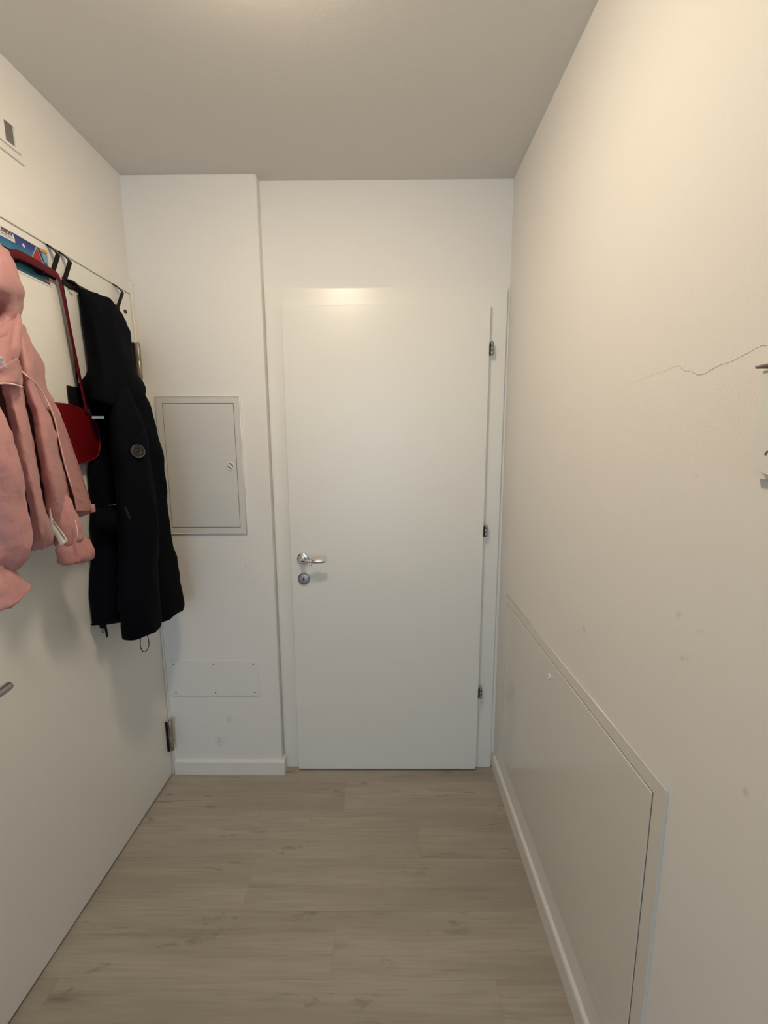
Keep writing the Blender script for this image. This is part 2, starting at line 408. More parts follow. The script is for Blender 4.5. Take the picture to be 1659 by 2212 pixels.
# ------------------------------------------------------------------ entrance door on the left wall
# LX is the face of the leaf
bm = bmesh.new()
add_box(bm, (XL-.05, DY1+.003, -.001), (-0.9700, YP-.0005, DZ+.047), .0015)
add_box(bm, (XL-.05, DY0-.075, DZ+.003), (-0.9742, DY1+.0035, DZ+.047), .0015)
add_box(bm, (XL-.05, DY0-.075, -.001), (-0.9700, DY0-.004, DZ+.005), .0015)
o = obj('trim_2', bm, M['trim']); tag(o, 'white frame around the entrance door', kind='structure')
d2 = empty('door_2', (LX, DY1, 0)); tag(d2, 'white flush entrance door seen at an angle on the left', kind='structure')
obj('door_leaf', box((LX-.045, DY0, .009), (LX, DY1, DZ), .0012), M['entry'], d2)
for z0, z1, hy in ((1.733, 1.868, DY1-.006), (0.133, 0.281, DY1-.0135), (0.93, 1.07, DY1-.010)):
    R = .0082
    hg = obj('hinge', add_lathe(bmesh.new(), [(0, z0-.001), (.005, z0-.001), (R, z0+.002), (R, (z0+z1)/2-.003), (R-.0006, (z0+z1)/2-.002), (R-.0006, (z0+z1)/2-.001), (R, (z0+z1)/2), (R, z1-.003), (.005, z1), (0, z1)], (LX+.0165, hy, 0), (0, 0, 1), 16), M['brownsteel'], d2, True)
    obj('hinge_leaf', box((LX-.001, hy-.0120, z0+.002), (LX+.0095, hy-.0070, z1-.002), .0008), M['black'], hg)
p = atX(270, 673, LX)
obj('hook_tip_dot', add_lathe(bmesh.new(), [(.0075, 0), (.0075, .003), (.005, .0055), (0, .006)], p, (1, 0, 0), 16), mat('dark_red_brown_dot', (.05, .018, .014), .5), d2, True)  # stands for the tip of a rack hook, set on the leaf
obj('handle_rose', add_lathe(bmesh.new(), [(.026, 0), (.026, .006), (.022, .009), (0, .0095)], (LX, .835, .893), (1, 0, 0), 28), M['nickel'], d2, True)
bm = bmesh.new()
add_tube(bm, catmull([(LX+.005, .835, .893), (LX+.040, .835, .893), (LX+.054, .846, .893), (LX+.056, .875, .893), (LX+.055, .925, .894), (LX+.053, .944, .895)], 6), 0.0105, 12)
obj('lever_handle', bm, M['nickel'], d2, True)

# ------------------------------------------------------------------ things on the walls
fb = empty('fuse_box', (-0.749, YP, 1.112)); tag(fb, 'flush grey-white fuse box with a turn lock on the pilaster', 'fuse box')
bm = bmesh.new()
ox0, ox1, oz0, oz1 = -0.918, -0.580, 1.112, 1.668; ix0, ix1, iz0, iz1 = -0.891, -0.606, 1.139, 1.641
for a, b in (((ox0, oz0), (ox1, iz0)), ((ox0, iz1), (ox1, oz1)), ((ox0, iz0), (ix0, iz1)), ((ix1, iz0), (ox1, iz1))):
    add_box(bm, (a[0], YP-.0065, a[1]), (b[0], YP, b[1]))
bmesh.ops.remove_doubles(bm, verts=bm.verts, dist=1e-5)
bmesh.ops.recalc_face_normals(bm, faces=bm.faces)
obj('box_frame', bm, M['metalbox'], fb)
bm = bmesh.new(); add_tube(bm, [(ox0+.002, YP-.0058, oz0+.002), (ox1-.002, YP-.0058, oz0+.002), (ox1-.002, YP-.0058, oz1-.002), (ox0+.002, YP-.0058, oz1-.002)], .0026, 8, closed=True)
obj('frame_lip', bm, M['plastic'], fb, True)
obj('box_gap', box((ix0-.001, YP-.0012, iz0-.001), (ix1+.001, YP-.0004, iz1+.001)), M['dark'], fb)
obj('box_door', box((ix0+.0022, YP-.0070, iz0+.0022), (ix1-.0022, YP-.0015, iz1-.0022), .0008), M['metalbox'], fb)
kx, kz = -0.633, 1.392
lk = obj('lock_ring', add_lathe(bmesh.new(), [(.0165, 0), (.0165, .0022), (.0150, .0032), (.0125, .0032), (.0118, .0008), (0, .0008)], (kx, YP-.0068, kz), (0, -1, 0), 28), M['plastic'], fb, True)
obj('lock_face', add_lathe(bmesh.new(), [(.0122, 0), (.0122, .0006), (0, .0006)], (kx, YP-.0073, kz), (0, -1, 0), 24), mat('grey_lock_face', (.30, .295, .28), .5), lk)
bm = box((-.0115, -.0030, -.0034), (.0115, 0, .0034), .0012); bm.transform(Matrix.Translation((kx, YP-.0072, kz)) @ Matrix.Rotation(math.radians(40), 4, 'Y'))
obj('lock_slot_bar', bm, M['plastic'], lk)

def rounded_rect(x0, x1, z0, z1, r, k=6):
    out = []
    for cx, cz, t0 in ((x1-r, z1-r, 0), (x0+r, z1-r, 90), (x0+r, z0+r, 180), (x1-r, z0+r, 270)):
        out += [(cx+r*math.cos(math.radians(t0+90*j/k)), cz+r*math.sin(math.radians(t0+90*j/k))) for j in range(k+1)]
    return out
cp = empty('cover_plate', (-.757, YP, .38)); tag(cp, 'low white cover plate fixed with six screws above the baseboard', 'cover plate')
bm = bmesh.new(); add_prism(bm, [(x, YP-.0040, z) for x, z in rounded_rect(-.951, -.563, .380, .549, .010)], (0, .0039, 0))
bmesh.ops.recalc_face_normals(bm, faces=bm.faces)
bmesh.ops.bevel(bm, geom=[e for e in bm.edges if all(abs(v.co.y-YP+.0040) < 1e-5 for v in e.verts)], offset=.0016, segments=2, affect='EDGES')
obj('plate', bm, M['plate'], cp)
for x in (-.934, -.759, -.585):
    for z in (.398, .532):
        obj('screw', add_lathe(bmesh.new(), [(.0034, 0), (.0034, .0006), (.0018, .0010), (.0012, .0002), (0, .0002)], (x, YP-.0040, z), (0, -1, 0), 10), M['greyrecess'], cp)

# utility panel on the right wall
uf = empty('utility_panel', (.487, 1.146, .17)); tag(uf, 'glossy white utility cabinet front set low in the right wall', 'cabinet')
FX = 0.4830
bm = bmesh.new()
oy0, oy1, uz0, uz1 = 0.651, 1.641, 0.170, 0.874; iy0, iy1, jz0, jz1 = 0.682, 1.622, 0.208, 0.843
pts = lambda x: [(x, oy0, uz0), (x, oy1, uz0), (x, oy1, uz1), (x, oy0, uz1)]
for a, b in (((oy0, uz0), (oy1, jz0)), ((oy0, jz1), (oy1, uz1)), ((oy0, jz0), (iy0, jz1)), ((iy1, jz0), (oy1, jz1))):
    add_box(bm, (FX, a[0], a[1]), (wx(.5)+.002, b[0], b[1]))
bmesh.ops.remove_doubles(bm, verts=bm.verts, dist=1e-5)
obj('panel_frame', bm, M['panel'], uf)
bm = bmesh.new()                                # rounded lip on the outer top edge
add_tube(bm, [(FX+.0018, oy0+.0012, uz1-.0005), (FX+.0018, oy1-.001, uz1-.0005)], .0026, 8)
obj('frame_lip', bm, M['panel'], uf, True)
obj('panel_gap', box((FX+.0045, iy0-.001, jz0-.001), (FX+.0052, iy1+.001, jz1+.001)), M['dark'], uf)
obj('panel_door', box((FX-.0010, iy0+.0038, jz0+.0038), (FX+.004, iy1-.0038, jz1-.0038), .0018, 2), M['panel'], uf)
p = atX(1188, 1461, FX)
lk = obj('panel_lock', add_lathe(bmesh.new(), [(.0095, 0), (.0095, .003), (.0080, .0045), (.0045, .0045), (.0040, .002), (0, .002)], (FX-.0005, p.y, p.z), (-1, 0, 0), 24), M['plastic'], uf, True)
obj('lock_core', add_lathe(bmesh.new(), [(.0038, 0), (.0038, .0008), (0, .0008)], (FX-.0022, p.y, p.z), (-1, 0, 0), 12), M['greyrecess'], lk)

# white wall unit at the right edge
wu = empty('wall_unit', (.483, .47, 1.415)); tag(wu, 'white rounded plastic wall unit beside the crack', 'wall unit')
wxx = wx(1.5)
bm = bmesh.new(); add_prism(bm, [(wxx+.0005, y, z) for y, z in rounded_rect(.385, .553, 1.424, 1.566, .004)], (-.010, 0, 0)); obj('back_plate', bm, M['plastic'], wu)
bm = bmesh.new()
prof = [(.380, 1.436), (.380, 1.557), (.546, 1.557), (.546, 1.462), (.543, 1.448), (.536, 1.436), (.525, 1.428), (.510, 1.425), (.400, 1.425)]
add_prism(bm, [(wxx-.010, y, z) for y, z in prof], (-.012, 0, 0))
bmesh.ops.recalc_face_normals(bm, faces=bm.faces)
bmesh.ops.bevel(bm, geom=[e for e in bm.edges if all(abs(v.co.x-(wxx-.022)) < 1e-5 for v in e.verts)], offset=.004, segments=3, affect='EDGES')
obj('front_cover', bm, M['plastic'], wu, False)
obj('top_shade_strip', box((wxx-.027, .378, 1.560), (wxx-.0005, .549, 1.5635), .001, 1), mat('painted_lid_shade', (.20, .185, .165), .6), wu)  # dark colour paints the shaded gap along the unit's top
p = atX(1657, 985, wxx-.0222)
bm = bmesh.new(); add_tube(bm, [(p.x-.0002, p.y-.004+.007*math.cos(t), p.z+.007*math.sin(t)) for t in [math.pi*(0.05+.09*k) for k in range(10)]], .0009, 6)
obj('emblem', bm, M['greyrecess'], wu)

# chime cover above the entrance door
dc = empty('wall_cover', (XL, 1.15, 2.22)); tag(dc, 'white plastic cover with a dark slot above the entrance door', 'wall cover')
obj('back_plate', box((XL, .98, 2.222), (XL+.005, 1.264, 2.300), .001), M['plastic'], dc)
bm = bmesh.new()
sy0, sy1, sz0, sz1 = 1.205, 1.234, 2.2475, 2.2955
for a, b in (((.99, 2.2405), (1.252, sz0)), ((.99, sz0), (sy0, sz1)), ((sy1, sz0), (1.252, sz1)), ((.99, sz1), (1.252, 2.299))):
    add_box(bm, (XL+.004, a[0], a[1]), (XL+.009, b[0], b[1]))
bmesh.ops.remove_doubles(bm, verts=bm.verts, dist=1e-5)
obj('front_cover', bm, M['plastic'], dc)
obj('slot', box((XL+.004, sy0, sz0), (XL+.0055, sy1, sz1)), M['greyrecess'], dc)

# ------------------------------------------------------------------ ceiling lamp (just above the picture)
lx, ly = -0.25, 0.80
cl = empty('ceiling_light', (lx, ly, H)); tag(cl, 'round opal ceiling light with a white base', 'ceiling light')
obj('lamp_base', add_lathe(bmesh.new(), [(.086, 0), (.086, .026), (.080, .030), (0, .030)], (lx, ly, H), (0, 0, -1), 40), M['plastic'], cl, True)
m = mat('glowing_opal_glass', (.9, .88, .82), .4, emit=(LAMP_COLOR, LAMP_STRENGTH))
obj('lamp_shade', add_lathe(bmesh.new(), [(.090, .030), (.092, .038), (.086, .050), (.070, .059), (.045, .065), (.018, .0675), (0, .068)], (lx, ly, H), (0, 0, -1), 40), m, cl, True)

# ------------------------------------------------------------------ over-door racks
def rack(name, y0, y1, ys, label):
    r = empty(name, (LX, (y0+y1)/2, 1.955)); tag(r, label, 'coat rack', 'over-door racks')
    obj('rack_bar', box((LX+.0015, y0, 1.9535), (LX+.0055, y1, 1.9755), .001), M['black'], r)
    for y in ys:
        bm = bmesh.new(); h = .0075
        P = [(LX-.006, 2.0455), (LX+.004, 2.0440), (LX+.024, 2.024), (LX+.026, 2.0185), (LX+.005, 1.972), (LX+.0045, 1.955)]
        n = len(P); V = []
        for i, (x, z) in enumerate(P):
            a = Vector(P[max(i-1, 0)]); b = Vector(P[min(i+1, n-1)]); t = (b-a).normalized(); nn = Vector((-t.y, t.x))*.0011
            V.append([bm.verts.new((x+s*nn.x, yy, z+s*nn.y)) for s, yy in ((1, y-h), (1, y+h), (-1, y+h), (-1, y-h))])
        for A, B in zip(V, V[1:]):
            for k in range(4): bm.faces.new((A[k], A[(k+1) % 4], B[(k+1) % 4], B[k]))
        bm.faces.new(V[0]); bm.faces.new(V[-1][::-1])
        obj('strap', bm, M['black'], r)
    k = int((y1-y0)/.075)
    for i in range(k):
        y = y0 + .020 + (y1-y0-.085)*i/(k-1)
        bm = bmesh.new()
        add_tube(bm, catmull([(LX+.004, y, 1.957), (LX+.006, y, 1.950), (LX+.013, y, 1.9465), (LX+.020, y, 1.950), (LX+.022, y, 1.956)], 4), .0026, 8)
        obj('hook', bm, M['black'], r, True)
    return r
rack('door_rack', 1.000, 1.322, (1.06, 1.311), 'black over-door hook rack holding the pink jacket and red bag')
rack('door_rack', 1.350, 1.622, (1.358, 1.612), 'black over-door hook rack holding the dark navy coat')

# printed card behind the first rack
KX = LX + .0007
cd = empty('printed_card', (KX, 1.2, 1.93)); tag(cd, 'blue printed product card with a red triangle behind the rack bar', 'card')
cy1 = 1.304; cy0 = 1.03; cz0, cz1 = 1.932, 2.023
m = mat('card_blue_print', (.02, .05, .22), .3)
nt = m.node_tree; geo = nt.nodes.new('ShaderNodeNewGeometry'); sep = nt.nodes.new('ShaderNodeSeparateXYZ')
cr = nt.nodes.new('ShaderNodeValToRGB'); rg = nt.nodes.new('ShaderNodeMapRange')
nz = nt.nodes.new('ShaderNodeTexNoise'); nz.inputs['Scale'].default_value = 30
ad = nt.nodes.new('ShaderNodeMath'); ad.operation = 'MULTIPLY_ADD'; ad.inputs[1].default_value = .03
nt.links.new(geo.outputs['Position'], nz.inputs['Vector']); nt.links.new(geo.outputs['Position'], sep.inputs[0])
nt.links.new(nz.outputs['Fac'], ad.inputs[0]); nt.links.new(sep.outputs['Z'], ad.inputs[2])
rg.inputs[1].default_value = cz0+.01; rg.inputs[2].default_value = cz1+.015; nt.links.new(ad.outputs[0], rg.inputs[0])
e = cr.color_ramp.elements; e[0].position = 0; e[0].color = (.012, .10, .17, 1); e[1].position = 1; e[1].color = (.018, .020, .13, 1)
q = e.new(.5); q.color = (.02, .22, .33, 1); q = e.new(.8); q.color = (.016, .055, .24, 1)
nt.links.new(rg.outputs[0], cr.inputs[0]); nt.links.new(cr.outputs[0], nt.nodes['Principled BSDF'].inputs['Base Color'])
obj('card_front', box((LX+.0001, cy0, cz0), (KX, cy1, cz1)), m, cd)
def patch(name, yz, col, lift=.0002, rough=.4):
    bm = bmesh.new(); add_prism(bm, [(KX+lift, y, z) for y, z in yz], (-.00012, 0, 0))
    return obj(name, bm, mat('print_'+name, col, rough), cd)
def kpx(px, py): p = atX(px, py, KX); return (p.y, p.z)
patch('white_border', [(cy0, cz0-.004), (cy1+.001, cz0-.004), (cy1+.001, cz0+.0015), (cy0, cz0+.0015)], (.72, .70, .68))
patch('white_border', [(cy1-.004, cz0), (cy1+.001, cz0), (cy1+.001, cz1), (cy1-.004, cz1)], (.62, .66, .70))
a = [kpx(-60, 450), kpx(0, 486), kpx(18, 497), kpx(26, 503), kpx(30, 510), kpx(32, 518), kpx(33, 525), kpx(0, 508), kpx(-60, 474)]
patch('white_speech_bubble', a, (.66, .63, .68))
patch('red_triangle', [kpx(79, 536), kpx(93, 570), kpx(70, 556)], (.34, .022, .025), .0004)
patch('triangle_rim', [kpx(78, 531), kpx(96, 574), kpx(67, 559)], (.42, .38, .46), .0002)
patch('yellow_tag', [kpx(84, 534), kpx(101, 543), kpx(102, 550), kpx(86, 541)], (.62, .38, .05), .0003)
patch('pale_panel', [kpx(88, 544), kpx(102, 552), kpx(104, 570), kpx(97, 568)], (.22, .42, .52), .0003)
patch('white_star', [kpx(47, 526), kpx(51, 526), kpx(55, 535), kpx(50, 533)], (.75, .75, .9), .0003)
patch('maroon_shape', [kpx(67, 572), kpx(82, 566), kpx(98, 580), kpx(103, 592), kpx(95, 597), kpx(80, 592), kpx(71, 584)], (.025, .006, .008), .0003)
patch('orange_tag', [kpx(96, 601), kpx(107, 608), kpx(108, 613), kpx(97, 607)], (.55, .10, .05), .0012)
dk = mat('card_dark_ink', (.07, .065, .09), .6)
p0 = kpx(-27, 491); yd = Vector((0, 0, 1))
text_mesh('card_text', 'EVER NEW', .0150, dk, cd, (KX+.0005, kpx(27, 512)[0], kpx(27, 512)[1]), (0, 1, 0), yd, bold=.0005, squeeze=.93)
for px0, py0, px1, py1, w in ((1, 488.5, 8, 492.5, 2.6), (10, 493.6, 16, 497, 2.5), (18, 498, 25, 502, 2.4), (1, 500.5, 14, 508, 1.2), (16, 509.2, 27, 515.5, 1.2)):
    patch('small_print', [kpx(px0, py0), kpx(px1, py1), kpx(px1, py1+w), kpx(px0, py0+w)], (.10, .09, .13), .0005)

# ------------------------------------------------------------------ garments
BACK = LX + .008
from mathutils import noise
def ridge(v): return 1.0 - min(1.0, abs(noise.noise(v))*2.6)
def fold_grid(name, loops, m, parent, folds, kr=4, kc=4):
    """closed loops -> dense smooth skin passing through every point, then folded along its normals"""
    n = len(loops[0])
    def cr(a, b, c, d, t): return 0.5*((2*b)+(c-a)*t+(2*a-5*b+4*c-d)*t*t+(3*b-a-3*c+d)*t**3)
    L1 = []
    for L_ in loops:
        L1.append([cr(L_[(i-1) % n], L_[i], L_[(i+1) % n], L_[(i+2) % n], j/kc) for i in range(n) for j in range(kc)])
    N = n*kc; L2 = []
    for i in range(len(L1)-1):
        a, b, c, d = L1[max(i-1, 0)], L1[i], L1[i+1], L1[min(i+2, len(L1)-1)]
        for j in range(kr): L2.append([cr(a[q], b[q], c[q], d[q], j/kr) for q in range(N)])
    L2.append(L1[-1])
    bm = bmesh.new(); V = [[bm.verts.new(p) for p in L_] for L_ in L2]
    for A, B in zip(V, V[1:]):
        for k in range(N): bm.faces.new((A[k], A[(k+1) % N], B[(k+1) % N], B[k]))
    for R in (V[0], V[-1]):
        c = sum((v.co for v in R), Vector())/N; cv = bm.verts.new(c)
        for k in range(N): bm.faces.new((R[k], R[(k+1) % N], cv))
    bmesh.ops.recalc_face_normals(bm, faces=bm.faces); bm.normal_update()
    if folds:
        mv = {}
        for v in bm.verts:
            p = v.co; f = 0.0
            for (amp, sy, sz, tilt, seed) in folds:
                q = Vector((p.y*sy + p.x*sy*.7 + p.z*tilt, p.z*sz, seed)); wv = noise.noise(p*9 + Vector((seed, 0, 0)))*.35
                q.x += wv; f += amp*(ridge(q) - .45)
            d = v.normal*f
            mv[v] = d
        for v, d in mv.items():
            v.co += d
            if v.co.x < BACK - .003: v.co.x = BACK - .003
    return obj(name, bm, m, parent, True)
def garment(name, rows, m, parent, folds=(), back=BACK, valleys=()):
    """rows of (px, py, X) from near edge to far edge; the loop is closed along the door behind"""
    loops = []
    for row in rows:
        R = []
        for i, r in enumerate(row):
            if i in valleys:
                a, b = row[i-1], row[i+1]
                R.append((r[0]*.88+a[0]*.12, r[1]*.88+a[1]*.12, r[2]*.4+a[2]*.6)); R.append(r)
                R.append((r[0]*.88+b[0]*.12, r[1]*.88+b[1]*.12, r[2]*.4+b[2]*.6))
            else: R.append(r)
        P = [atX(*r) for r in R]
        a, b = P[0], P[-1]
        yb, ya = b.y - .004, a.y + .028
        Q = [Vector((b.x*.45+back*.55, b.y*.98+.02*a.y, b.z)), Vector((back, yb-.02, b.z)), Vector((back, yb*.5+ya*.5, (a.z+b.z)/2)), Vector((back, ya, a.z))]
        loops.append(P+Q)
    return fold_grid(name, loops, m, parent, folds)
def to_px(p):
    d = p - CAM; z = d.dot(FW); return W_PX/2 + F_PX*d.dot(RT)/z
def sleeve(name, path, m, parent, n=12, folds=(), lobes=0.05, squash=0.8, seed=1, tilt=None):
    """path of (left px, right px, py, X): rings of a tube whose two outlines run through those columns"""
    rnd = random.Random(seed); ph = rnd.random()*6
    cs = [[(l+r)/2, py, X, (r-l)/2/700] for l, r, py, X in path]
    def ring(i, P):
        p = P[i]; a = P[max(i-1, 0)]; b = P[min(i+1, len(P)-1)]; t = (b-a).normalized()
        if tilt and i >= len(P)-2: t = Vector(tilt).normalized()
        u = (Vector((1, 0, 0)) - t*t.x).normalized(); w = t.cross(u)
        return [p + (u*math.cos(q)*squash + w*math.sin(q))*cs[i][3]*(1 + lobes*math.sin(3*q+ph+i*.5) + lobes*.5*math.sin(5*q-i*.9))
                for q in [2*math.pi*k/n for k in range(n)]]
    for it in range(12):
        P = [atX(*c[:3]) for c in cs]
        for i in range(len(P)):
            xs = [to_px(v) for v in ring(i, P)]; l, r = min(xs), max(xs)
            cs[i][0] += ((path[i][0]+path[i][1]) - (l+r))/2*.8
            cs[i][3] *= ((path[i][1]-path[i][0])/max(r-l, 1))**.8
    P = [atX(*c[:3]) for c in cs]
    return fold_grid(name, [ring(i, P) for i in range(len(P))], m, parent, folds, 4, 4)
PF = ((.004, 11, 2.6, 2.5, 1.3), (.004, 24, 10, -8, 4.1), (.0022, 50, 36, 25, 7.7))
HF = ((.007, 9, 7, 5, 2.3), (.0045, 20, 16, -12, 6.1), (.002, 50, 40, 20, 3.7))
CF = ((.0035, 38, 7, 0, 5.2), (.0025, 45, 38, 14, 1.7))
NF = ((.009, 7, 2.0, 1.2, 8.3), (.004, 16, 9, -6, 2.9))
def cord(name, pix, r, m, parent, k=6):
    return obj(name, add_tube(bmesh.new(), catmull([atX(*p) for p in pix], k), r, 8), m, parent, True)

# --- pink jacket
pj = empty('pink_jacket', (LX, 1.0, 1.1)); tag(pj, 'dusty pink hooded child jacket with white piping hanging on the rack', 'jacket')
body = [
 [(-130, 690, -.93), (-70, 690, -.88), (-20, 690, -.86), (10, 692, -.855), (28, 694, -.885), (38, 696, -.878), (44, 698, -.91), (48, 700, -.92), (51, 702, -.93)],
 [(-150, 740, -.93), (-80, 740, -.86), (-18, 740, -.84), (14, 740, -.83), (37, 740, -.882), (50, 740, -.855), (58, 740, -.87), (65, 740, -.89), (70, 740, -.91)],
 [(-160, 790, -.93), (-85, 790, -.85), (-12, 790, -.85), (18, 790, -.815), (41, 790, -.882), (60, 790, -.835), (75, 790, -.86), (87, 790, -.88), (96, 790, -.90)],
 [(-165, 830, -.93), (-85, 830, -.85), (0, 830, -.86), (25, 830, -.81), (49, 830, -.884), (66, 830, -.832), (80, 830, -.855), (91, 830, -.877), (101, 830, -.90)],
 [(-165, 870, -.93), (-80, 870, -.85), (6, 870, -.876), (32, 870, -.805), (57, 870, -.882), (82, 870, -.825), (103, 870, -.876), (111, 870, -.88), (118, 870, -.90)],
 [(-165, 905, -.93), (-75, 905, -.85), (14, 905, -.878), (41, 905, -.80), (66, 905, -.880), (92, 905, -.82), (117, 905, -.86), (125, 905, -.88), (132, 905, -.878)],
 [(-165, 950, -.93), (-70, 950, -.85), (26, 950, -.880), (51, 950, -.80), (74, 950, -.880), (101, 950, -.815), (127, 950, -.86), (138, 950, -.882), (148, 950, -.89)],
 [(-160, 1000, -.93), (-60, 1000, -.85), (38, 1000, -.880), (60, 1000, -.80), (82, 1000, -.880), (110, 1000, -.815), (139, 1000, -.86), (154, 1000, -.87), (166, 1000, -.885)],
 [(-160, 1050, -.93), (-55, 1050, -.85), (51, 1050, -.880), (70, 1050, -.80), (90, 1050, -.880), (121, 1050, -.82), (153, 1050, -.86), (169, 1050, -.880), (182, 1050, -.885)],
 [(-155, 1100, -.93), (-45, 1110, -.85), (64, 1110, -.880), (82, 1110, -.805), (101, 1110, -.880), (130, 1090, -.83), (160, 1080, -.876), (181, 1085, -.87), (194, 1088, -.885)],
 [(-150, 1170, -.93), (-35, 1170, -.86), (68, 1165, -.880), (92, 1160, -.815), (113, 1152, -.880), (135, 1115, -.85), (164, 1104, -.880), (182, 1103, -.873), (198, 1104, -.886)],
 [(-145, 1190, -.93), (-30, 1195, -.88), (60, 1196, -.884), (90, 1186, -.84), (112, 1176, -.884), (136, 1124, -.880), (164, 1109, -.884), (182, 1107, -.878), (198, 1107, -.89)],
]
garment('jacket_body', body, M['pink'], pj, PF, back=-.934, valleys=(2, 4))
hood = [
 [(-95, 520, -.945), (-70, 512, -.94), (-40, 512, -.935), (-15, 516, -.935), (-3, 522, -.945)],
 [(-130, 545, -.94), (-80, 535, -.89), (-30, 532, -.87), (2, 534, -.885), (13, 536, -.915)],
 [(-150, 580, -.935), (-85, 575, -.85), (-25, 572, -.83), (16, 570, -.845), (35, 571, -.885)],
 [(-155, 620, -.935), (-85, 620, -.83), (-18, 618, -.81), (27, 618, -.83), (47, 620, -.875)],
 [(-155, 655, -.935), (-85, 655, -.83), (-20, 655, -.875), (22, 655, -.85), (47, 657, -.88)],
 [(-150, 690, -.935), (-80, 690, -.83), (-20, 690, -.885), (18, 690, -.86), (44, 690, -.885)],
 [(-145, 720, -.935), (-75, 720, -.83), (-25, 722, -.82), (12, 722, -.84), (37, 722, -.885)],
 [(-140, 750, -.935), (-70, 755, -.835), (-25, 755, -.82), (4, 752, -.84), (30, 745, -.888)],
 [(-140, 770, -.935), (-70, 785, -.85), (-25, 785, -.84), (0, 778, -.855), (18, 765, -.89)],
]
garment('jacket_hood', hood, M['pink'], pj, HF)
# neck roll and turned collar
sleeve('neck_fold', [(30, 46, 682, -.872), (22, 46, 712, -.855), (15, 45, 745, -.845), (10, 40, 770, -.845), (14, 30, 786, -.85)], M['pink'], pj, 10, CF, .04, .8, 3)
bm = bmesh.new(); cols = []
for px, top, bot, X in ((-40, 800, 833, -.80), (-8, 796, 829, -.782), (10, 790, 827, -.778), (28, 772, 829, -.784), (40, 772, 832, -.797), (48, 800, 835, -.822)):
    cols.append([bm.verts.new(atX(px, top*(1-t)+bot*t, X - .006*math.sin(math.pi*t))) for t in (0, .33, .66, 1)])
for A, B in zip(cols, cols[1:]):
    for k in range(3): bm.faces.new((A[k], B[k], B[k+1], A[k+1]))
o = obj('collar', bm, M['pink'], pj, True); md = o.modifiers.new('solid', 'SOLIDIFY'); md.thickness = .006; md.offset = 0; subsurf(o, 2); wrinkle(o, .025, .007)
cord('piping', [(-40, 834, -.797), (-8, 829.5, -.777), (10, 828, -.773), (28, 830, -.779), (40, 833, -.791), (49, 836, -.815)], .0017, M['piping'], pj)
cord('piping', [(44, 799, -.850), (58, 812, -.832), (80, 831, -.842), (96, 855, -.848), (108, 880, -.847), (118, 907, -.846), (127, 948, -.846), (139, 1000, -.846), (153, 1048, -.846), (161, 1074, -.852)], .0017, M['piping'], pj)
cord('zipper_teeth', [(120, 880, -.893), (134, 907, -.889), (149.5, 950, -.884), (167, 1000, -.879), (183.5, 1050, -.879), (195.5, 1088, -.879), (199, 1102, -.881)], .0017, M['pinkdeep'], pj)
# near sleeve with gathered cuff, far sleeve and cuff
sleeve('jacket_sleeve', [(-75, -12, 822, -.81), (-100, -4, 850, -.80), (-105, 12, 900, -.79), (-95, 26, 950, -.785), (-80, 40, 1000, -.78), (-65, 52, 1050, -.78), (-55, 63, 1100, -.78), (-50, 71, 1148, -.78), (-48, 68, 1180, -.782), (-60, 42, 1203, -.79), (-65, 24, 1218, -.795)], M['pink'], pj, 12, PF, .03, .75, 5)
sleeve('jacket_cuff', [(-66, 22, 1214, -.795), (-74, 30, 1222, -.795), (-76, 31, 1232, -.795), (-84, 42, 1252, -.793), (-90, 56, 1276, -.79), (-92, 66, 1290, -.79), (-90, 64, 1301, -.79), (-70, 44, 1308, -.79)], M['pink'], pj, 14, CF, .05, .7, 9, tilt=(0, .2, -1))
sleeve('jacket_sleeve', [(108, 138, 1050, -.868), (108, 152, 1080, -.862), (110, 166, 1110, -.858), (112, 176, 1140, -.857), (118, 182, 1165, -.86)], M['pink'], pj, 12, PF, .05, .75, 6)
sleeve('jacket_cuff', [(128, 184, 1157, -.862), (121, 189, 1166, -.86), (119, 196, 1182, -.858), (123, 203, 1200, -.856), (134, 202, 1210, -.856), (150, 190, 1214, -.856)], M['pinkdeep'], pj, 14, CF, .05, .7, 12, tilt=(0, -.1, -1))
cord('drawstring', [(162, 1124, -.815, ), (166, 1140, -.812), (168, 1162, -.812)], .0013, M['piping'], pj)
# crinkled zip placket between piping and zip
pa = [(106, 876), (118, 907), (127, 948), (139, 1000), (153, 1048), (161, 1074), (164, 1088), (166, 1104)]
pb = [(119, 880), (133, 907), (148.5, 950), (166, 1000), (182.5, 1050), (191, 1076), (195, 1090), (198, 1104)]
ca = catmull([(a, b, 0) for a, b in pa], 6); cb = catmull([(a, b, 0) for a, b in pb], 6)
bm = bmesh.new(); V = []
for i, (a, b) in enumerate(zip(ca, cb)):
    row = []
    for j in range(9):
        t = j/8; q = a.lerp(b, t); e = min(1, 4*t, 4*(1-t))
        w = noise.noise(Vector((j*.55, i*.42, 3.1)))*.0055 + noise.noise(Vector((j*1.1, i*.9, 8.1)))*.003
        row.append(bm.verts.new(atX(q.x, q.y, -.846-.034*t + .002 + w*e)))
    V.append(row)
for A, B in zip(V, V[1:]):
    for k in range(8): bm.faces.new((A[k], A[k+1], B[k+1], B[k]))
o = obj('zip_placket', bm, M['pinkdeep'], pj, True); md = o.modifiers.new('solid', 'SOLIDIFY'); md.thickness = .002
# hem tab
a = atX(196, 1094, -.875)
obj('hem_tab', box((a.x-.004, a.y-.003, a.z-.018), (a.x+.006, a.y+.012, a.z+.006), .002, 2), M['pink'], pj, True)
